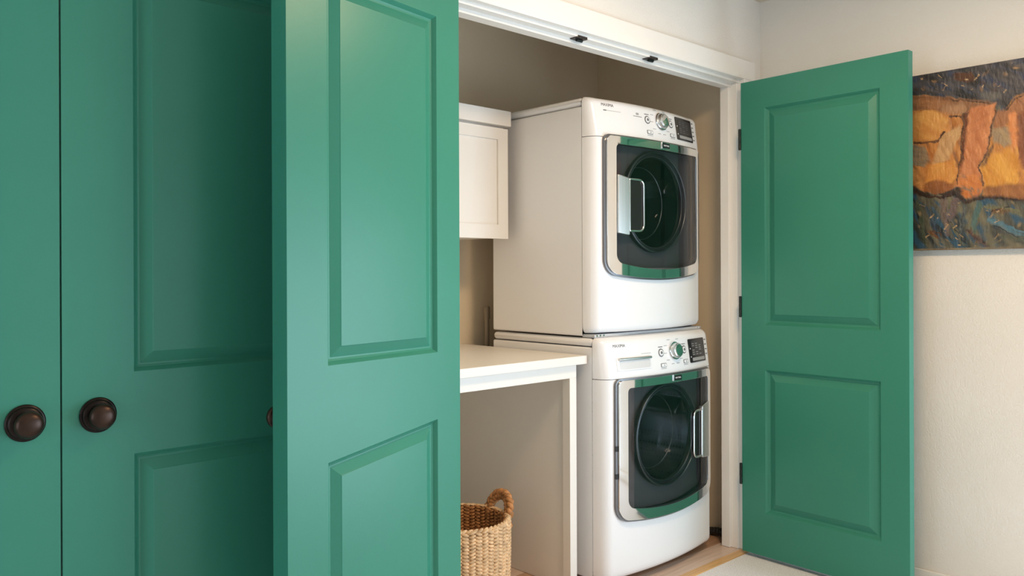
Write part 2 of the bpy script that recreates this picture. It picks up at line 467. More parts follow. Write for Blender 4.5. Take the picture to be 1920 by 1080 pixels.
# ------------------------------------------------------------------ washer and dryer
XC, HW, H, BOW = 2.7325, 0.3525, 0.928, 1.70
HWR = 0.377         # the right side reaches a little further from the middle of the door
HC = 0.772         # seam between console and lower front


def round_poly(pts, rad, seg=6):
    """Round the corners of a polygon [(x, z)]; rad: one radius or one per corner."""
    out = []; n = len(pts)
    for i in range(n):
        r = rad[i] if isinstance(rad, (list, tuple)) else rad
        p0, p1, p2 = Vector(pts[i - 1]), Vector(pts[i]), Vector(pts[(i + 1) % n])
        a, b = (p0 - p1), (p2 - p1)
        r = min(r, a.length * 0.49, b.length * 0.49)
        a.normalize(); b.normalize()
        for k in range(seg + 1):
            t = k / seg
            out.append(p1 + a * r * (1 - t) ** 2 + b * r * t ** 2)
    return out


class Front:
    """Maps (x, h) on an appliance's bowed front to world space; off stands out towards the room."""
    def __init__(s, yF, yS, zb): s.yF, s.yS, s.zb = yF, yS, zb
    def tilt(s, h): return 0.024 * max(0.0, (h - HC) / (H - HC)) ** 1.15
    def y(s, x): return s.yF + (x * x) / (2 * BOW)
    def P(s, x, h, off=0.0): return Vector((XC + x, s.y(x) + s.tilt(h) - off, s.zb + h))


def loopplate(F, loop, o0, o1, hole=None, cuts=14):
    """Plate following the bowed front: outline loop (and hole) in (x, h), from offset o0 (back) to o1 (face)."""
    bm = bmesh.new()
    def ring(lp):
        vs = [bm.verts.new((p[0], 0, p[1])) for p in lp]
        return [bm.edges.new((vs[i], vs[(i + 1) % len(vs)])) for i in range(len(vs))]
    if hole:
        es = ring(loop) + ring(hole)
        bmesh.ops.triangle_fill(bm, use_beauty=True, use_dissolve=False, edges=es)
    else:
        bm.faces.new([bm.verts.new((p[0], 0, p[1])) for p in loop])
    x0 = min(p[0] for p in loop); x1 = max(p[0] for p in loop)
    for i in range(1, cuts):
        x = x0 + (x1 - x0) * i / cuts
        bmesh.ops.bisect_plane(bm, geom=bm.verts[:] + bm.edges[:] + bm.faces[:], plane_co=(x, 0, 0), plane_no=(1, 0, 0), dist=1e-6)
    ext = bmesh.ops.extrude_face_region(bm, geom=bm.faces[:])
    top = {g for g in ext['geom'] if isinstance(g, bmesh.types.BMVert)}
    for v in bm.verts:
        v.co = F.P(v.co.x, v.co.z, o1 if v in top else o0)
    return bm


def shell(F, h0, h1, hole=None, lip_top=False):
    """Front skin between two heights with rounded side corners, top and bottom edges; faces inside the hole test are left out."""
    rx, rt, rb = 0.045, 0.026, 0.030
    yc = F.y(HW - rx)
    plan = [(-HW, F.yS)]
    for i in range(1, 9):
        a = math.pi / 2 * i / 8
        plan.append((-HW + rx * (1 - math.cos(a)), F.yS - (F.yS - yc) * math.sin(a)))
    for i in range(1, 56):
        x = -HW + rx + (HW + HWR - 2 * rx) * i / 56
        plan.append((x, F.y(x)))
    ycr = F.y(HWR - rx)
    for i in range(8, 0, -1):
        a = math.pi / 2 * i / 8
        plan.append((HWR - rx * (1 - math.cos(a)), F.yS - (F.yS - ycr) * math.sin(a)))
    plan.append((HWR, F.yS))
    hs = [h0 + (h1 - h0) * i / 60 for i in range(61)]
    if h1 > H - 0.001:
        hs = [h for h in hs if h < H - rt] + [H - rt + rt * math.sin(math.pi / 2 * k / 8) for k in range(9)]
    if h0 < 0.02:
        hs = [h0 + rb - rb * math.cos(math.pi / 2 * k / 8) for k in range(8)] + [h for h in hs if h >= h0 + rb]
    bm = bmesh.new(); rows = []
    for h in hs:
        rnd = 0.0
        if h1 > H - 0.001 and h > H - rt: rnd = rt - math.sqrt(max(0, rt * rt - (h - H + rt) ** 2))
        if h0 < 0.02 and h < h0 + rb: rnd = rb - math.sqrt(max(0, rb * rb - (h0 + rb - h) ** 2))
        row = []
        for x, y in plan:
            wgt = min(1.0, max(0.0, (F.yS - y) / (F.yS - yc)))
            xx = x * (1 - 0.6 * rnd / HW)
            row.append(bm.verts.new((XC + xx, y + (F.tilt(h) + rnd) * wgt, F.zb + h)))
        rows.append(row)
    for a, b, ha, hb in zip(rows, rows[1:], hs, hs[1:]):
        for i in range(len(plan) - 1):
            xm, hm = (plan[i][0] + plan[i + 1][0]) / 2, (ha + hb) / 2
            if hole and hole(xm, hm): continue
            bm.faces.new((a[i], a[i + 1], b[i + 1], b[i]))
    bm.faces.new(rows[-1]); bm.faces.new(rows[0][::-1])
    return bm


def text_mesh(name, body, size, parent, m, mtx, extrude=0.0003):
    c = bpy.data.curves.new(name, 'FONT'); c.body = body; c.size = size; c.extrude = extrude
    c.align_x = 'CENTER'; c.align_y = 'CENTER'
    t = bpy.data.objects.new(name + '_curve', c); COL.objects.link(t)
    bpy.context.view_layer.update()
    me = bpy.data.meshes.new_from_object(t.evaluated_get(bpy.context.evaluated_depsgraph_get()))
    bpy.data.objects.remove(t); bpy.data.curves.remove(c)
    me.name = name; me.transform(mtx); me.materials.clear()
    o = link(name, me, m, parent)
    return o


def front_mtx(F, root, x, h, off):
    """Matrix that lays local xy on the front at (x, h), local z out of it."""
    p = F.P(x, h, off) - Vector(root)
    px = (F.P(x + 0.01, h, off) - F.P(x - 0.01, h, off)).normalized()
    pz = (F.P(x, h + 0.01, off) - F.P(x, h - 0.01, off)).normalized()
    n = px.cross(pz).normalized()
    pz = n.cross(px)
    m = Matrix((px, pz, n)).transposed().to_4x4(); m.translation = p
    return m


def make_appliance(name, label, cat, yF, yS, zb, washer):
    F = Front(yF, yS, zb)
    yb = 2.648
    base = Vector((XC, (yF + yb) / 2, zb if not washer else 0.0))
    root = empty(name, base); tag(root, label, cat, 'stacked laundry machines')
    B = lambda nm, bm, m, par=root, **k: build(nm, bm, m, par, root=base, **k)
    dz = -0.010 if washer else 0.0
    # cabinet
    cb = boxbm(XC - HW + 0.001, XC + HWR - 0.001, yS + 0.002, yb, zb + 0.004, zb + H - 0.036)
    cb.faces.ensure_lookup_table()
    bmesh.ops.delete(cb, geom=[f for f in cb.faces if all(abs(v.co.y - yS - 0.002) < 1e-6 for v in f.verts)], context='FACES_ONLY')
    B('cabinet', cb, M['enamel'], bevel=0.006)
    B('top_panel', boxbm(XC - HW, XC + HWR, yS + 0.002, yb, zb + H - 0.0335, zb + H - 0.0015), M['enamel'], bevel=0.018, seg=4)
    # door outline
    L0, L1, T0, B0 = -0.300, 0.316, 0.777 + dz, 0.250 + dz
    xs = [L0 + (L1 - L0) * i / 10 for i in range(11)]
    def outline(l, r, t, b, dip, rt, rb):
        n = 16
        bot = [(l + (r - l) * i / n, b - dip * (1 - (2 * i / n - 1) ** 2)) for i in range(n + 1)]
        pts = [(r, t), (l, t)]
        # round the bottom corners by lifting the ends of the curve
        for i, (x, z) in enumerate(bot):
            e = min(x - l, r - x)
            if e < rb: bot[i] = (x, z + rb - math.sqrt(max(0, rb * rb - (rb - e) ** 2)))
        extra = []
        for e in (0.0, 0.004, 0.012, 0.022):
            pass
        top = round_poly([(l, t - 0.12), (l, t), (r, t), (r, t - 0.12)], [0.001, rt, rt, 0.001], 6)
        return [Vector(p) for p in bot] + list(top)[::-1]
    def fine(l, r, t, b, dip, rt, rb):
        """outline, counter-clockwise: bottom curve left to right, right side, top, left side."""
        pts = []
        n = 40
        for i in range(n + 1):
            s = 0.5 - 0.5 * math.cos(math.pi * i / n)
            x = l + (r - l) * s; z = b - dip * (1 - (2 * s - 1) ** 2)
            e = min(x - l, r - x)
            if e < rb: z += rb - math.sqrt(max(0.0, rb * rb - (rb - e) ** 2))
            pts.append(Vector((x, z)))
        for k in range(7):
            a = math.pi / 2 * k / 6
            pts.append(Vector((r - rt + rt * math.cos(a), t - rt + rt * math.sin(a))))
        for k in range(7):
            a = math.pi / 2 + math.pi / 2 * k / 6
            pts.append(Vector((l + rt + rt * math.cos(a), t - rt + rt * math.sin(a))))
        return pts
    out0 = fine(L0 - 0.007, L1 + 0.006, T0 + 0.006, B0 - 0.006, 0.026, 0.026, 0.056)
    out1 = fine(L0, L1, T0, B0, 0.026, 0.022, 0.050)
    gl, gr, gt, gb = L0 + 0.046, L1 - 0.024, T0 - 0.031, B0 + 0.040
    inn = fine(gl, gr, gt, gb, 0.029, 0.016, 0.030)
    hole = lambda x, h: (L0 + 0.02 < x < L1 - 0.02 and B0 + 0.012 < h < T0 - 0.015)
    B('front_panel', shell(F, 0.004 if washer else 0.015, HC - 0.0012, hole), M['enamel'], smooth=50)
    if washer:
        con = B('console', shell(F, HC + 0.0012, H), M['plastic'], smooth=50)
    else:
        con = B('console', shell(F, HC + 0.0012, H), M['plastic'], smooth=50)
    # door
    door = B('door', loopplate(F, out0, 0.0005, 0.012, inn), M['rubber'], smooth=40)
    door.data.materials.clear(); door.data.materials.append(M['edge'])
    B('chrome_surround', loopplate(F, out1, 0.004, 0.020, inn), M['chrome'], door, smooth=40, bevel=0.004, seg=3)
    B('door_glass', loopplate(F, fine(gl - 0.002, gr + 0.002, gt + 0.002, gb - 0.002, 0.029, 0.017, 0.032), 0.0165, 0.0172), M['glass'], door, smooth=40)
    cx, ch, cr = 0.012, 0.535 + dz, 0.203
    circ = [Vector((cx + (cr - 0.012) * math.cos(2 * math.pi * i / 64), ch + (cr - 0.012) * math.sin(2 * math.pi * i / 64))) for i in range(64)]
    B('door_liner', loopplate(F, fine(gl - 0.006, gr + 0.006, gt + 0.006, gb - 0.006, 0.029, 0.017, 0.032), -0.030, -0.026, circ), M['liner'], door, smooth=40)
    mt = Matrix.Translation(F.P(cx, ch, -0.016)) @ Matrix.Rotation(R(-90), 4, 'X')   # local z runs into the machine
    bm = bmesh.new()
    lathe(bm, [(cr - 0.020, 0.012), (cr - 0.017, 0.002), (cr - 0.010, -0.004), (cr - 0.004, -0.005), (cr + 0.002, -0.002), (cr + 0.004, 0.010)], mt, 72)
    B('porthole_ring', bm, M['gasket'], door, smooth=60)
    for r_, o_, w_ in ((cr, -0.006, 0.0035), (cr - 0.016, 0.002, 0.0022), (cr * 0.74, 0.078, 0.0022)):
        bm = bmesh.new(); tube(bm, [mt @ Vector((r_ * math.cos(2 * math.pi * i / 72), r_ * math.sin(2 * math.pi * i / 72), o_)) for i in range(72)], w_, 8, True)
        B('ring_trim', bm, M['steel'], door, smooth=60)
    bm = bmesh.new()
    rr = cr - 0.022
    lathe(bm, [(rr, 0.010), (rr * 0.97, 0.03), (rr * 0.90, 0.055), (rr * 0.80, 0.085), (rr * 0.70, 0.105), (rr * 0.55, 0.116), (rr * 0.3, 0.121), (0, 0.122)], mt, 64)
    B('glass_bowl', bm, M['clear'], door, smooth=60)
    # drum behind the door
    bm = bmesh.new()
    lathe(bm, [(cr - 0.01, 0.03), (cr + 0.035, 0.05), (cr + 0.035, 0.34), (cr + 0.02, 0.37), (0.09, 0.385), (0.0, 0.375)], mt, 72)
    drum = B('drum', bm, M['drum'] if washer else M['dryerdrum'], smooth=40)
    for k in range(3):
        a = R(100 + 120 * k)
        bm = bmesh.new()
        r0, r1 = cr + 0.034, cr - 0.035
        pts = []
        for (aa, r) in ((-0.16, r0), (-0.05, r1), (0.05, r1), (0.16, r0)):
            for hh in (0.07, 0.36):
                pts.append(bm.verts.new(mt @ Vector((r * math.cos(a + aa), r * math.sin(a + aa), hh))))
        for i in range(3):
            bm.faces.new((pts[2 * i], pts[2 * i + 1], pts[2 * i + 3], pts[2 * i + 2]))
        bm.faces.new((pts[0], pts[2], pts[4], pts[6])); bm.faces.new((pts[1], pts[7], pts[5], pts[3]))
        B('baffle', bm, M['steel'], drum, bevel=0.006)
    # handle: brushed grip plate and a chrome rimmed finger pocket
    if washer: px0, px1, qx0, qx1, hz0, hz1 = 0.228, 0.290, 0.158, 0.226, 0.395, 0.618
    else: px0, px1, qx0, qx1, hz0, hz1 = -0.252, -0.190, -0.188, -0.108, 0.398, 0.630
    grip = [(px0, hz0 + 0.004), (px1, hz0 - 0.004 if not washer else hz0 - 0.002), (px1, hz1 - (0.012 if not washer else -0.012)), (px0, hz1 + (0.0 if not washer else -0.004))]
    handle = B('handle', loopplate(F, round_poly(grip, 0.006, 4), 0.012, 0.026, cuts=3), M['steel'], door, bevel=0.004, seg=3)
    poc = round_poly([(qx0, hz0 + 0.014), (qx1, hz0 + 0.014), (qx1, hz1 - 0.016), (qx0, hz1 - 0.016)], [0.03, 0.004, 0.004, 0.03] if washer else [0.004, 0.03, 0.03, 0.004], 6)
    B('handle_pocket', loopplate(F, poc, 0.0176, 0.0190, cuts=4), M['pocket'], door)
    bm = bmesh.new(); tube(bm, [F.P(p.x, p.y, 0.022) for p in poc], 0.0042, 10, True)
    B('handle_rim', bm, M['chrome'], door, smooth=60)
    # badge on the door
    bx, bz = 0.036, T0 - 0.014
    sh = lambda s: [(bx - 0.029 * s, bz - 0.011 * s), (bx, bz - 0.018 * s), (bx + 0.029 * s, bz - 0.011 * s), (bx + 0.029 * s, bz + 0.015 * s), (bx - 0.029 * s, bz + 0.015 * s)]
    bg = B('badge', loopplate(F, sh(1.0), 0.018, 0.0235, cuts=3), M['chrome'], door, bevel=0.001)
    B('badge_field', loopplate(F, [(bx - 0.024, bz - 0.009), (bx + 0.024, bz - 0.009), (bx + 0.024, bz + 0.011), (bx - 0.024, bz + 0.011)], 0.0235, 0.0242, cuts=3), M['black'], door)
    text_mesh('badge_lettering', 'MAYTAG', 0.0092, door, M['plastic'], front_mtx(F, base, bx, bz + 0.001, 0.0245))
    if washer:
        for hh in (0.500, 0.395):   # hinge slots in the edge of the door ring
            B('hinge_slot', loopplate(F, [(L0 - 0.0075, hh), (L0 - 0.001, hh), (L0 - 0.001, hh + 0.020), (L0 - 0.0075, hh + 0.020)], 0.006, 0.0128, cuts=2), M['dark'], door)
    # programme dial
    ddx = 0.012 if washer else 0.0
    kx, kh = 0.048 + ddx, 0.868 + dz
    mt2 = front_mtx(F, base, kx, kh, 0.0)
    bm = bmesh.new()
    lathe(bm, [(0.0, 0.0005), (0.0385, 0.0005), (0.0385, 0.004), (0.036, 0.009), (0.032, 0.010), (0.0, 0.010)], mt2, 48)
    dial = build('dial_ring', bm, M['chrome'], root, smooth=35)
    bm = bmesh.new()
    lathe(bm, [(0.0315, 0.009), (0.0305, 0.019), (0.029, 0.023), (0.026, 0.0245)], mt2, 48)
    build('dial_skirt', bm, M['steel'], dial, smooth=35)
    bm = bmesh.new()
    lathe(bm, [(0.026, 0.0245), (0.0245, 0.0275), (0.014, 0.0295), (0.0, 0.030)], mt2, 48)
    build('dial_cap', bm, M['chrome'], dial, smooth=35)
    for i in range(10):     # programme names around the dial
        a = R(120 + 300 * i / 9) if i < 99 else 0
        ux, uz = 0.062 * math.cos(a), 0.053 * math.sin(a)
        if abs(ux) > 0.058 and ux > 0: continue
        q = [(kx + ux - 0.010, kh + uz - 0.0012), (kx + ux + 0.010, kh + uz - 0.0012), (kx + ux + 0.010, kh + uz + 0.0012), (kx + ux - 0.010, kh + uz + 0.0012)]
        B('dial_mark', loopplate(F, q, 0.0001, 0.0006, cuts=2), M['lgrey'])
    # round and square buttons
    for x, h in ((-0.042 + ddx, 0.866 + dz), (0.122 + ddx, 0.868 + dz)):
        mb = front_mtx(F, base, x, h, 0.0)
        bm = bmesh.new(); lathe(bm, [(0.0, 0.0005), (0.0165, 0.0005), (0.0165, 0.0015), (0.0150, 0.002), (0.0, 0.002)], mb, 28)
        bt = build('button', bm, M['grey'], root, smooth=35)
        bm = bmesh.new(); lathe(bm, [(0.0, 0.002), (0.0125, 0.002), (0.0115, 0.0036), (0.0, 0.004)], mb, 28)
        build('button_cap', bm, M['plastic'], bt, smooth=35)
        bm = bmesh.new(); lathe(bm, [(0.0, 0.0036), (0.006, 0.0038), (0.006, 0.0046), (0.0, 0.0046)], mb, 20)
        build('button_symbol', bm, M['grey'], bt)
        B('button_name', loopplate(F, [(x - 0.014, h + 0.0215), (x + 0.014, h + 0.0215), (x + 0.014, h + 0.0245), (x - 0.014, h + 0.0245)], 0.0001, 0.0006, cuts=2), M['grey'])
    for x, h in ((-0.034 + ddx, 0.816 + dz), (0.126 + ddx, 0.820 + dz)):
        s = B('square_button', loopplate(F, round_poly([(x - 0.018, h - 0.008), (x + 0.018, h - 0.008), (x + 0.018, h + 0.008), (x - 0.018, h + 0.008)], 0.004, 3), 0.0001, 0.002, cuts=2), M['grey'], bevel=0.0006)
        B('square_button_face', loopplate(F, round_poly([(x - 0.0155, h - 0.006), (x + 0.0155, h - 0.006), (x + 0.0155, h + 0.006), (x - 0.0155, h + 0.006)], 0.003, 3), 0.0015, 0.0026, cuts=2), M['plastic'], s)
        B('square_button_symbol', loopplate(F, [(x + 0.001, h - 0.0035), (x + 0.007, h), (x + 0.001, h + 0.0035)], 0.0026, 0.003, cuts=1), M['grey'], s)
        B('button_name', loopplate(F, [(x - 0.017, h - 0.0145), (x + 0.017, h - 0.0145), (x + 0.017, h - 0.012), (x - 0.017, h - 0.012)], 0.0001, 0.0005, cuts=2), M['lgrey'])
    # display
    x0, x1, h0, h1 = 0.160 + ddx, 0.303 + ddx, 0.809 + dz, 0.907 + dz
    dsp = B('display', loopplate(F, round_poly([(x0, h0), (x1, h0), (x1, h1), (x0, h1)], 0.006, 3), 0.0005, 0.003, cuts=5), M['black'], bevel=0.0008)
    B('display_window', loopplate(F, [(x0 + 0.022, h0 + 0.026), (x1 - 0.008, h0 + 0.026), (x1 - 0.008, h1 - 0.010), (x0 + 0.022, h1 - 0.010)], 0.003, 0.0034, cuts=4), M['screen'], dsp)
    for r in range(6):
        for c in range(3):
            xx, hh = x0 + 0.027 + c * 0.030, h0 + 0.032 + r * 0.0088
            if (r + c) % 4 == 3: continue
            B('display_row', loopplate(F, [(xx, hh), (xx + 0.018, hh), (xx + 0.018, hh + 0.003), (xx, hh + 0.003)], 0.0034, 0.0038, cuts=1), M['lgrey'] if washer else M['grey'], dsp)
    B('display_key_bar', loopplate(F, round_poly([(x0 + 0.020, h0 + 0.007), (x1 - 0.014, h0 + 0.007), (x1 - 0.014, h0 + 0.020), (x0 + 0.020, h0 + 0.020)], 0.003, 3), 0.003, 0.0048, cuts=4), M['lgrey'], dsp)
    for hh in (0.022, 0.056):
        B('display_lamp', loopplate(F, [(x0 + 0.008, h0 + hh), (x0 + 0.013, h0 + hh), (x0 + 0.013, h0 + hh + 0.005), (x0 + 0.008, h0 + hh + 0.005)], 0.003, 0.0036, cuts=1), M['plastic'], dsp)
    for k in range(4 if washer else 5):
        hh = h1 - 0.010 - k * (0.020 if washer else 0.0185)
        B('option_mark', loopplate(F, [(x1 + 0.008, hh - 0.0018), (x1 + 0.019, hh - 0.0018), (x1 + 0.019, hh + 0.0018), (x1 + 0.008, hh + 0.0018)], -0.002, 0.0008 + (0.0032 if washer else 0.0022), cuts=1), M['grey'])
    # lettering and drawer
    text_mesh('lettering', 'MAXIMA', 0.0165, root, M['grey'], front_mtx(F, base, -0.262, 0.900 + dz * 0.4, 0.0006))
    if washer:
        dx0, dx1, dh0, dh1 = -0.285, -0.098, 0.800, 0.852
        dr = B('detergent_drawer', loopplate(F, round_poly([(dx0, dh0), (dx1, dh0), (dx1, dh1), (dx0, dh1)], 0.006, 3), -0.002, 0.0025, cuts=8), M['plastic'], bevel=0.0018)
        B('drawer_scoop', loopplate(F, round_poly([(dx0 + 0.014, dh0 + 0.006), (dx1 - 0.006, dh0 + 0.006), (dx1 - 0.006, dh1 - 0.012), (dx0 + 0.014, dh1 - 0.012)], 0.01, 3), 0.0022, 0.0030, cuts=6), mat('drawer_scoop', srgb(214, 214, 214), 0.3), dr)
        bm = bmesh.new(); tube(bm, [F.P(dx0 + 0.010 + (dx1 - dx0 - 0.014) * i / 12, dh1 - 0.007, 0.0075) for i in range(13)], 0.0052, 10)
        B('drawer_grip', bm, M['steel'], dr, smooth=50)
        B('drawer_print', loopplate(F, [(dx1 - 0.05, dh1 + 0.007), (dx1 + 0.005, dh1 + 0.007), (dx1 + 0.005, dh1 + 0.0088), (dx1 - 0.05, dh1 + 0.0088)], 0.0001, 0.0005, cuts=2), M['lgrey'])
        for sx in (-1, 1):
            for yy in (yS + 0.06, yb - 0.06):
                bm = bmesh.new()
                lathe(bm, [(0.0, 0.0), (0.022, 0.0), (0.024, 0.004), (0.022, 0.010), (0.010, 0.012), (0.010, zb + 0.006), (0, zb + 0.006)], Matrix.Translation((XC + sx * (HW - 0.06), yy, 0)), 20)
                B('foot', bm, M['dark'], smooth=40)
    else:
        B('model_print', loopplate(F, [(-0.285, 0.878), (-0.195, 0.878), (-0.195, 0.8796), (-0.285, 0.8796)], 0.0001, 0.0005, cuts=3), M['lgrey'])
        B('model_print', loopplate(F, [(-0.285, 0.8765), (-0.270, 0.8765), (-0.270, 0.8805), (-0.285, 0.8805)], 0.0001, 0.0006, cuts=1), M['grey'])
        B('energy_print', loopplate(F, [(-0.125, 0.872), (-0.075, 0.872), (-0.075, 0.8742), (-0.125, 0.8742)], 0.0001, 0.0006, cuts=2), M['grey'])
        B('energy_print', loopplate(F, [(-0.108, 0.879), (-0.092, 0.879), (-0.092, 0.888), (-0.108, 0.888)], 0.0001, 0.0006, cuts=1), M['lgrey'])
        # stacking bracket between the machines, with its screws
        yk = yF + 0.038
        br = B('stacking_bracket', boxbm(XC - HW + 0.010, XC + HWR - 0.010, yk, yS + 0.01, zb - 0.0008, zb + 0.011), M['bracket'], bevel=0.001)
        for sx, n in ((-1, 3), (1, 2)):
            for k in range(n):
                bm = bmesh.new(); lathe(bm, [(0, 0), (0.005, 0), (0.004, 0.003), (0, 0.0035)], Matrix.Translation((XC + sx * ((HW if sx < 0 else HWR) - 0.022 - 0.020 * k), yk, zb + 0.0065)) @ Matrix.Rotation(R(90), 4, 'X'), 12)
                B('screw', bm, M['chrome'], br, smooth=40)
    return root


make_appliance('washing_machine', 'white front loading washer on the floor, detergent drawer beside its dial', 'washing machine', 1.987, 2.081, 0.028, True)
make_appliance('clothes_dryer', 'white front loading dryer stacked on top of the washer', 'dryer', 2.040, 2.130, 0.9575, False)

# ------------------------------------------------------------------ laundry table
base = Vector((1.98, 2.47, 0))
tb = empty('laundry_table', base)
tag(tb, 'white fixed laundry table with a thick top beside the washer', 'table')
build('tabletop', boxbm(CL + 0.002, 2.372, 2.100, CB - 0.001, 0.858, 0.890), M['cab'], tb, root=base, bevel=0.0015)
build('apron', boxbm(CL + 0.004, 2.338, 2.125, 2.147, 0.806, 0.858), M['cab'], tb, root=base, bevel=0.001)
build('leg', boxbm(2.301, 2.338, 2.125, 2.163, 0.001, 0.806), M['cab'], tb, root=base, bevel=0.001)
build('side_panel', boxbm(2.312, 2.337, 2.163, CB - 0.001, 0.001, 0.858), M['cab'], tb, root=base, bevel=0.001)
build('back_rail', boxbm(CL + 0.004, 2.312, CB - 0.022, CB - 0.001, 0.79, 0.858), M['cab'], tb, root=base, bevel=0.001)

# ------------------------------------------------------------------ wall cabinet
base = Vector((2.03, 2.67, 1.348))
wc = empty('wall_cabinet', base)
tag(wc, 'white wall cabinet with a recessed panel door hung above the laundry table', 'cabinet')
build('body', boxbm(1.70, 2.330, 2.522, CB - 0.001, 1.352, 1.825), M['cab'], wc, root=base, bevel=0.001)
build('crown', boxbm(1.69, 2.343, 2.488, CB - 0.001, 1.8115, 1.874), M['cab'], wc, root=base, bevel=0.0015)
dx0, dx1, dz0, dz1 = 1.704, 2.335, 1.347, 1.801
bm = bmesh.new()
box(bm, dx0, dx0 + 0.055, 2.500, 2.520, dz0, dz1); box(bm, dx1 - 0.055, dx1, 2.500, 2.520, dz0, dz1)
box(bm, dx0 + 0.055, dx1 - 0.055, 2.500, 2.520, dz0, dz0 + 0.058); box(bm, dx0 + 0.055, dx1 - 0.055, 2.500, 2.520, dz1 - 0.047, dz1)
cdr = build('door', bm, M['cab'], wc, root=base)
build('door_panel', boxbm(dx0 + 0.054, dx1 - 0.054, 2.508, 2.518, dz0 + 0.057, dz1 - 0.046), M['cab'], cdr, root=base)

# ------------------------------------------------------------------ basket
bc = Vector((1.977, 2.380, 0.0)); RB, HB = 0.180, 0.292
bk = empty('wicker_basket', bc)
tag(bk, 'round woven water hyacinth basket with a braided handle under the table', 'basket')


def rad(z): return RB * (0.965 + 0.035 * min(1, z / HB) + 0.012 * math.sin(math.pi * z / HB))


TUFT = None


def tuft(bm, c, ax, up, out, L, Wd, Th):
    """Small lens-shaped strand seen in the weave."""
    ring = []
    for t, s in ((-1.0, 0.25), (-0.55, 0.85), (0.0, 1.0), (0.55, 0.85), (1.0, 0.25)):
        p = c + ax * (L * t)
        ring.append([bm.verts.new(p + up * (Wd * s * math.cos(a)) + out * (Th * s * math.sin(a) + 0.3 * Th * (s - 1)))
                     for a in (0, math.pi / 3, 2 * math.pi / 3, math.pi, 3 * math.pi / 2)])
    for a, b in zip(ring, ring[1:]):
        for i in range(5):
            bm.faces.new((a[i], a[(i + 1) % 5], b[(i + 1) % 5], b[i]))


bm = bmesh.new(); bmi = bmesh.new()
ncol, nrow = 46, 23
for side, B in ((1, bm), (-1, bmi)):
    for c in range(ncol):
        th = 2 * math.pi * (c + (0.5 if side < 0 else 0)) / ncol
        for r in range(nrow):
            z = HB * (r + 0.5 + (0.5 if c % 2 else 0)) / nrow * 0.985
            if z > HB - 0.004 and side > 0: continue
            if z < 0.012: continue
            rr = rad(z) if side > 0 else rad(z) - 0.013
            out = Vector((math.cos(th), math.sin(th), 0)); tan = Vector((-math.sin(th), math.cos(th), 0))
            tilt = (0.28 if c % 2 else -0.28) + random.uniform(-0.08, 0.08)
            ax = (tan * math.cos(tilt) + Vector((0, 0, 1)) * math.sin(tilt))
            up = (Vector((0, 0, 1)) * math.cos(tilt) - tan * math.sin(tilt))
            tuft(B, out * rr + Vector((0, 0, z)), ax, up, out * side, RB * math.pi / ncol * 1.26, HB / nrow * 0.56 * random.uniform(0.90, 1.10), 0.0085)
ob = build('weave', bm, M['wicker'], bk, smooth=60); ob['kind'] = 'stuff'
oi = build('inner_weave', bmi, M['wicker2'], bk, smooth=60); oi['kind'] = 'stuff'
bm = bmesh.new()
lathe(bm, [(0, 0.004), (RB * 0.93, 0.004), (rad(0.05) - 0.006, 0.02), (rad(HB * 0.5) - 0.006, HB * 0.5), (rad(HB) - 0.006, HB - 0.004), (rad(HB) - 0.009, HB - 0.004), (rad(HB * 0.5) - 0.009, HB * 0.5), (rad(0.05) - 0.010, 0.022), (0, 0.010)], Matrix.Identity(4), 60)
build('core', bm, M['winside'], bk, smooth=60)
bm = bmesh.new()   # rolled rim
N = 54
for i in range(N):
    th = 2 * math.pi * i / N
    out = Vector((math.cos(th), math.sin(th), 0)); tan = Vector((-math.sin(th), math.cos(th), 0)); z = Vector((0, 0, 1))
    tuft(bm, out * (rad(HB) - 0.006) + z * (HB - 0.001), (tan * 0.94 + z * 0.2 - out * 0.28).normalized(), z, out, 0.0148, 0.0070, 0.0085)
build('rim', bm, M['wicker'], bk, smooth=60)
# braided handle: three strands along an arch between two points of the rim


def handle(th0, th1, hgt):
    root = None
    p0 = Vector((math.cos(th0), math.sin(th0), 0)) * (rad(HB) - 0.005); p1 = Vector((math.cos(th1), math.sin(th1), 0)) * (rad(HB) - 0.005)
    mid = (p0 + p1) / 2; outd = mid.normalized()
    n = 46
    path = []
    for i in range(n + 1):
        t = i / n
        a = math.pi * t
        p = mid + (p0 - p1) / 2 * math.cos(a) * (1 + 0.06 * math.sin(a)) + outd * (0.030 * math.sin(a)) + Vector((0, 0, HB - 0.045 + (hgt + 0.045) * math.sin(a) ** 0.62))
        path.append(p)
    hd = None
    for s in range(3):
        bm = bmesh.new(); pts = []
        for i, p in enumerate(path):
            a = path[max(0, i - 1)]; b = path[min(n, i + 1)]
            t = (b - a).normalized(); side = t.cross(outd).normalized(); up = side.cross(t)
            ph = 2 * math.pi * (i / 11.0 + s / 3)
            pts.append(p + side * (0.0125 * math.sin(ph)) + outd * (0.0075 * math.sin(2 * ph)))
        tube(bm, pts, [0.0098 + 0.0014 * math.sin(i * 1.7 + s) for i in range(n + 1)], 8)
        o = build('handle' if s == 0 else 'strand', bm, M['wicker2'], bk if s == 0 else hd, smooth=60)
        if s == 0: hd = o


handle(R(-30), R(14), 0.056)
handle(R(150), R(194), 0.056)

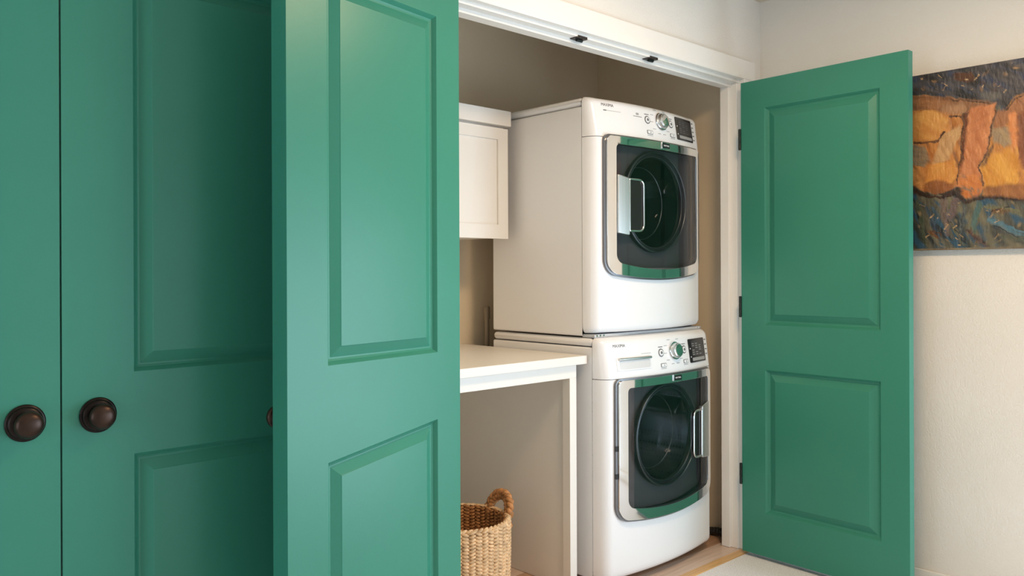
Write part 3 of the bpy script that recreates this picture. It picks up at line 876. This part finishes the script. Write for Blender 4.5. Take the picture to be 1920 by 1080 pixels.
# ------------------------------------------------------------------ pipe and hose in the closet
bm = bmesh.new()
tube(bm, [(2.468, 2.785, 0.0), (2.468, 2.785, 1.045)], 0.011, 12)
lathe(bm, [(0, 1.0), (0.014, 1.0), (0.014, 1.05), (0.010, 1.056), (0, 1.056)], Matrix.Translation((2.468, 2.785, 0)), 16)
o = build('supply_pipe', bm, M['pipe'], smooth=40)
tag(o, 'thin grey upright pipe behind the stacked machines above the table', 'pipe')
bm = bmesh.new()  # ribbed tubing put in for a dark patch at the wall foot
pts = [(3.262, 2.055 + 0.5 * t / 60, 0.020 + 0.004 * math.sin(t * 0.4)) for t in range(61)]
tube(bm, pts, [0.0165 + 0.0028 * (i % 2) for i in range(61)], 10)
o = build('dark_tubing', bm, M['dark'], smooth=30)
tag(o, 'black ribbed hose lying on the floor between washer and jamb', 'tubing')

# ------------------------------------------------------------------ painting
PY0, PY1, PZ0, PZ1 = 0.785, 1.42, 1.287, 1.963
PX = XR - 0.026


def cpt(cx, cy):
    """Point of the photographed canvas, measured on an enlarged view, to (y, z) on the canvas plane."""
    px, py = 1690 + cx * 230 / 637, 100 + cy * 390 / 1080
    a = R(YAW) + math.atan((px - 960) / FPX)
    y = PX / math.tan(a)
    dep = PX * math.sin(R(YAW)) + y * math.cos(R(YAW))
    return (y, CAM_Z + (HORIZON - py) * dep / FPX)


GY, GZ = 260, 260
gy = np.linspace(PY0, PY1, GY + 1); gz = np.linspace(PZ0, PZ1, GZ + 1)
Yg, Zg = np.meshgrid(gy, gz)          # [z, y]
rng = np.random.default_rng(5)


def vnoise(x, y, seed):
    xi, yi = np.floor(x).astype(int), np.floor(y).astype(int); xf, yf = x - xi, y - yi
    xf = xf * xf * (3 - 2 * xf); yf = yf * yf * (3 - 2 * yf)
    def h(i, j):
        v = np.sin((i * 127.1 + j * 311.7 + seed * 74.7)) * 43758.5453
        return v - np.floor(v)
    return (h(xi, yi) * (1 - xf) + h(xi + 1, yi) * xf) * (1 - yf) + (h(xi, yi + 1) * (1 - xf) + h(xi + 1, yi + 1) * xf) * yf


def fbm(x, y, s): return (vnoise(x, y, s) + 0.5 * vnoise(2 * x, 2 * y, s + 1) + 0.25 * vnoise(4 * x, 4 * y, s + 2)) / 1.75


Yw = Yg + 0.014 * (fbm(Yg * 45, Zg * 45, 1) - 0.5); Zw = Zg + 0.014 * (fbm(Yg * 45, Zg * 45, 9) - 0.5)


def inside(poly):
    m = np.zeros(Yg.shape, bool); n = len(poly)
    for i in range(n):
        (x0, y0), (x1, y1) = poly[i], poly[(i + 1) % n]
        if y0 == y1: continue
        c = ((y0 > Zw) != (y1 > Zw)) & (Yw < (x1 - x0) * (Zw - y0) / (y1 - y0) + x0)
        m ^= c
    return m


IMG = np.zeros(Yg.shape + (3,))


def lin(c): return np.array(srgb(*c)[:3])


def paint(mask, c1, c2, s, ang, seed, c3=None):
    """Brushed blend of two or three colours; strokes elongated along ang (degrees in the canvas plane)."""
    a = R(ang); u = (Yg * math.cos(a) + Zg * math.sin(a)); v = (-Yg * math.sin(a) + Zg * math.cos(a))
    f = fbm(u * s * 0.35, v * s * 1.6, seed)
    f = np.clip((f - 0.28) / 0.44, 0, 1)[..., None]
    f = np.round(f * 5) / 5 * 0.6 + f * 0.4
    col = lin(c1) * (1 - f) + lin(c2) * f
    if c3 is not None:
        g = fbm(u * s * 0.5 + 31, v * s * 2.0, seed + 13)
        col = np.where((g > 0.63)[..., None], lin(c3), col)
    IMG[mask] = col[mask]


ALL = np.ones(Yg.shape, bool)
C = lambda *p: [cpt(*q) for q in p]
# the drapery below and the dark night above
paint(ALL, (50, 54, 54), (124, 116, 92), 26, 58, 3, (52, 84, 104))
top = C((-120, 20), (1600, -250), (1600, 180), (900, 210), (760, 180), (637, 215), (600, 240), (545, 300), (500, 285), (470, 262), (380, 250), (250, 232), (60, 225), (-120, 230))
paint(inside(top), (32, 30, 33), (84, 80, 84), 34, 30, 21, (58, 64, 84))
for i in range(26):      # scattered pale and brown dabs in the dark
    cx, cy = rng.uniform(60, 1000), rng.uniform(60, 200) - 0.05 * 100
    l = rng.uniform(12, 40); a = rng.uniform(-0.8, 0.2)
    d = C((cx, cy), (cx + l, cy + l * a), (cx + l * 0.7, cy + l * a + 9), (cx + 4, cy + 7))
    paint(inside(d), *((196, 160, 116), (150, 110, 74)) if i % 3 else ((92, 58, 36), (72, 46, 34)), 80, 20, 40 + i)
paint(inside(C((275, 110), (370, 108), (395, 140), (350, 160), (285, 150))), (98, 58, 32), (80, 50, 34), 80, 0, 77)
paint(inside(C((420, 205), (520, 215), (525, 245), (470, 250), (420, 235))), (92, 90, 88), (112, 106, 98), 80, -10, 78)
# ochre forms
paint(inside(C((-120, 232), (60, 226), (240, 234), (390, 252), (498, 270), (490, 310), (400, 330), (150, 312), (60, 310), (-120, 300))), (128, 86, 56), (176, 120, 78), 60, 8, 22)
body = C((-120, 300), (60, 308), (150, 306), (350, 330), (340, 470), (300, 690), (265, 712), (190, 742), (110, 725), (60, 700), (-120, 690))
paint(inside(body), (184, 112, 52), (222, 152, 84), 55, 70, 23, (150, 98, 58))
paint(inside(C((60, 330), (120, 305), (200, 315), (245, 350), (235, 410), (190, 455), (120, 470), (60, 468))), (202, 126, 60), (230, 166, 90), 22, 30, 24)
paint(inside(C((210, 225 + 55), (330, 265), (345, 300), (330, 330), (215, 318))), (164, 122, 86), (190, 140, 100), 50, 5, 25)
paint(inside(C((60, 480), (130, 500), (150, 560), (120, 600), (60, 585))), (132, 112, 92), (160, 134, 104), 70, 5, 26)
paint(inside(C((205, 440), (300, 385), (320, 420), (250, 560), (160, 600), (180, 520))), (196, 146, 98), (216, 168, 112), 60, 60, 27)
paint(inside(C((150, 590), (290, 560), (290, 650), (250, 700), (130, 690))), (214, 134, 58), (232, 164, 82), 30, 80, 28)
paint(inside(C((110, 690), (180, 660), (270, 690), (265, 715), (190, 742), (110, 725))), (138, 86, 48), (168, 102, 54), 70, 60, 29)
# the upright limb
paint(inside(C((345, 320), (365, 295), (495, 268), (490, 300), (470, 400), (445, 520), (405, 590), (430, 690), (415, 745), (330, 765), (290, 700), (315, 620), (330, 450))), (196, 116, 66), (226, 148, 96), 60, 75, 30)
paint(inside(C((325, 330), (352, 318), (338, 470), (312, 640), (300, 640), (318, 480))), (92, 52, 30), (120, 64, 34), 60, 85, 31)
paint(inside(C((320, 640), (390, 640), (430, 690), (400, 745), (335, 765), (295, 700))), (206, 118, 54), (226, 140, 76), 60, 50, 32, (150, 118, 94))
# the second form, further along the canvas
second = C((495, 310), (545, 300), (600, 240), (637, 215), (900, 250), (1300, 300), (1500, 450), (1400, 745), (637, 765), (520, 750), (430, 745), (405, 600), (445, 530), (480, 400))
paint(inside(second), (202, 132, 64), (232, 164, 78), 45, 75, 33, (168, 112, 66))
paint(inside(C((495, 310), (545, 300), (637, 220), (720, 260), (700, 330), (590, 330), (540, 400), (480, 400))), (150, 96, 60), (176, 116, 74), 60, 50, 34)
paint(inside(C((470, 395), (560, 390), (575, 470), (540, 500), (480, 470))), (156, 132, 106), (180, 150, 110), 60, 60, 35)
paint(inside(C((440, 560), (560, 500), (620, 560), (610, 690), (440, 700), (415, 610))), (214, 140, 52), (236, 170, 74), 30, 70, 36)
paint(inside(C((560, 320), (600, 320), (610, 480), (580, 520), (565, 420))), (226, 136, 74), (236, 156, 96), 60, 85, 37)
paint(inside(C((598, 330), (680, 300), (720, 520), (650, 620), (612, 560))), (122, 72, 46), (150, 88, 54), 60, 85, 38)
paint(inside(C((440, 700), (600, 690), (637, 690), (900, 700), (900, 760), (637, 765), (440, 748))), (150, 94, 52), (178, 116, 64), 60, 60, 39)
paint(inside(C((445, 540), (475, 480), (480, 510), (445, 580), (412, 605))), (104, 66, 40), (150, 112, 78), 60, 60, 41)
# dark line under the forms and the long strokes of the drapery
paint(inside(C((-120, 690), (60, 700), (110, 728), (190, 745), (270, 712), (300, 700), (335, 768), (430, 745), (637, 765), (1300, 760), (1300, 778), (637, 780), (420, 762), (320, 790), (270, 745), (120, 748), (60, 740), (-120, 730))), (52, 40, 32), (72, 52, 38), 60, 10, 42)
STROKES = [((80, 760), (130, 1010), 26, (66, 74, 58), (86, 92, 74)), ((130, 800), (210, 1005), 20, (48, 58, 72), (70, 86, 98)), ((215, 760), (240, 960), 30, (104, 88, 82), (128, 108, 96)),
           ((290, 760), (250, 900), 24, (110, 88, 84), (126, 108, 106)), ((330, 800), (300, 1000), 22, (72, 80, 84), (104, 104, 98)), ((400, 780), (370, 960), 26, (92, 112, 96), (74, 104, 104)),
           ((350, 930), (450, 1015), 22, (84, 56, 46), (104, 72, 56)), ((450, 870), (640, 960), 22, (98, 130, 140), (78, 118, 136)), ((470, 905), (637, 1000), 12, (34, 40, 48), (44, 50, 60)),
           ((440, 800), (640, 850), 26, (104, 104, 78), (122, 116, 86)), ((470, 830), (560, 832), 18, (120, 80, 44), (104, 70, 40)), ((520, 960), (900, 1010), 22, (96, 92, 70), (84, 90, 78)),
           ((640, 800), (900, 960), 24, (70, 92, 98), (98, 110, 100)), ((60, 880), (120, 1000), 22, (44, 50, 46), (60, 66, 58)), ((150, 930), (200, 975), 18, (116, 76, 44), (94, 64, 42)), ((700, 760), (1100, 1000), 30, (88, 96, 84), (60, 84, 100)),
           ((255, 880), (330, 1010), 18, (120, 112, 82), (96, 92, 72))]
for i, (p, q, wd, c1, c2) in enumerate(STROKES):
    dx, dy = q[0] - p[0], q[1] - p[1]; l = math.hypot(dx, dy); ox, oy = -dy / l * wd / 2, dx / l * wd / 2
    bx, by = (p[0] + q[0]) / 2 + oy * 1.2, (p[1] + q[1]) / 2 - ox * 1.2
    paint(inside(C((p[0] + ox, p[1] + oy), (bx + ox, by + oy), (q[0] + ox * 0.4, q[1] + oy * 0.4), (q[0] - ox * 0.4, q[1] - oy * 0.4), (bx - ox, by - oy), (p[0] - ox, p[1] - oy))), c1, c2, 80, 60, 50 + i)
for i in range(20):
    cx, cy = rng.uniform(70, 800), rng.uniform(780, 1010); l = rng.uniform(8, 22)
    paint(inside(C((cx, cy), (cx + l, cy + rng.uniform(-14, 14)), (cx + l, cy + 7), (cx, cy + 6))), (178, 152, 110), (150, 124, 88), 80, 20, 90 + i)
paint(Zg < PZ0 + 0.006, (150, 134, 108), (120, 104, 82), 60, 0, 61)

# drag the wet colours along a wandering brush direction
flow = 2.2 * math.pi * fbm(Yg * 7, Zg * 7, 71) + np.where(Zg > cpt(300, 250)[1], 0.3, 0.9)
di, dj = np.sin(flow), np.cos(flow)
ii, jj = np.meshgrid(np.arange(GZ + 1), np.arange(GY + 1), indexing='ij')
acc = np.zeros_like(IMG); wsum = 0
for t in range(-3, 4):
    a_ = np.clip(np.round(ii + di * t * 0.9).astype(int), 0, GZ); b_ = np.clip(np.round(jj + dj * t * 0.9).astype(int), 0, GY)
    wt = 1.0 - abs(t) / 6; acc += IMG[a_, b_] * wt; wsum += wt
IMG = acc / wsum
for i, (p, q, wd, c1, c2) in enumerate(STROKES):      # crisp later strokes over the smeared ones
    dx, dy = q[0] - p[0], q[1] - p[1]; l = math.hypot(dx, dy); ox, oy = -dy / l * wd * 0.22, dx / l * wd * 0.22
    sx = (i % 3 - 1) * 14
    paint(inside(C((p[0] + ox + sx, p[1] + oy), (q[0] + ox * 0.4 + sx, q[1] + oy - 20), (q[0] - ox * 0.4 + sx, q[1] - oy - 20), (p[0] - ox + sx, p[1] - oy))), c2, c1 if i % 2 else (40, 44, 48), 90, 60, 150 + i)
for i in range(46):
    dark = i % 2
    cx, cy = (rng.uniform(60, 700), rng.uniform(55, 215)) if dark else (rng.uniform(60, 700), rng.uniform(775, 1015))
    if dark and cy > 60 + 0.0 and cy < 150 - cx * 0.17: continue
    l = rng.uniform(8, 26); a = rng.uniform(-1.2, 0.6); wd = rng.uniform(3, 7)
    paint(inside(C((cx, cy), (cx + l, cy + l * a), (cx + l + wd * 0.4, cy + l * a + wd), (cx + 2, cy + wd))), (198, 164, 122), (164, 132, 92), 80, 20, 200 + i)
for i, pl in enumerate([[(240, 240), (390, 256), (480, 270), (478, 276), (388, 264), (240, 250)], [(60, 468), (120, 474), (190, 456), (235, 412), (240, 418), (195, 466), (120, 484), (60, 478)],
                        [(320, 320), (332, 322), (322, 470), (302, 640), (292, 690), (286, 690), (298, 620), (312, 470)], [(488, 300), (496, 300), (474, 420), (446, 540), (406, 604), (432, 700), (424, 702), (398, 604), (440, 530), (466, 410)],
                        [(60, 715), (120, 742), (200, 752), (275, 722), (300, 735), (330, 776), (430, 752), (640, 768), (640, 776), (430, 762), (330, 788), (285, 750), (200, 764), (120, 754), (60, 730)],
                        [(245, 330), (330, 335), (340, 342), (245, 340)], [(545, 300), (600, 244), (640, 218), (640, 226), (604, 252), (550, 306)]]):
    paint(inside(C(*pl)), *(((44, 30, 24), (74, 46, 32)) if i == 4 else ((76, 48, 32), (128, 84, 52))), 80, 40, 300 + i)
hair = np.zeros(Yg.shape)
nz = rng.random(Yg.shape)
for t in range(-7, 8):
    a_ = np.clip(np.round(ii + di * t).astype(int), 0, GZ); b_ = np.clip(np.round(jj + dj * t).astype(int), 0, GY)
    hair += nz[a_, b_]
hair = (hair / 15 - 0.5) * 2
IMG = np.clip(IMG * (1 + 0.28 * hair[..., None]) * 0.85, 0, 1)

pbase = Vector((XR, (PY0 + PY1) / 2, PZ0))
pt = empty('painting', pbase)
tag(pt, 'unframed oil painting of orange ochre forms under a dark sky on the cream wall', 'painting')
rel = 0.0016 * fbm(Yg * 150, Zg * 60, 4)
verts = np.stack([np.full(Yg.shape, PX) - rel - pbase.x, Yg - pbase.y, Zg - pbase.z], -1).reshape(-1, 3)
idx = np.arange((GZ + 1) * (GY + 1)).reshape(GZ + 1, GY + 1)
faces = np.stack([idx[:-1, :-1], idx[1:, :-1], idx[1:, 1:], idx[:-1, 1:]], -1).reshape(-1, 4)
me = bpy.data.meshes.new('canvas'); me.from_pydata(verts.tolist(), [], faces.tolist())
ca = me.color_attributes.new('paint', 'FLOAT_COLOR', 'POINT')
ca.data.foreach_set('color', np.concatenate([IMG.reshape(-1, 3), np.ones((IMG.shape[0] * IMG.shape[1], 1))], 1).astype(np.float32).ravel())
m, n, L, p = new_mat('oil_paint'); p.inputs['Roughness'].default_value = 0.45
at = n.new('ShaderNodeAttribute'); at.attribute_name = 'paint'; L.new(at.outputs['Color'], p.inputs['Base Color'])
link('canvas', me, m, pt)
build('stretcher', boxbm(PX + 0.0004, XR - 0.0005, PY0, PY1, PZ0, PZ1), mat('canvas_edge', srgb(120, 108, 92), 0.8, var=0.3, vscale=40), pt, root=pbase)
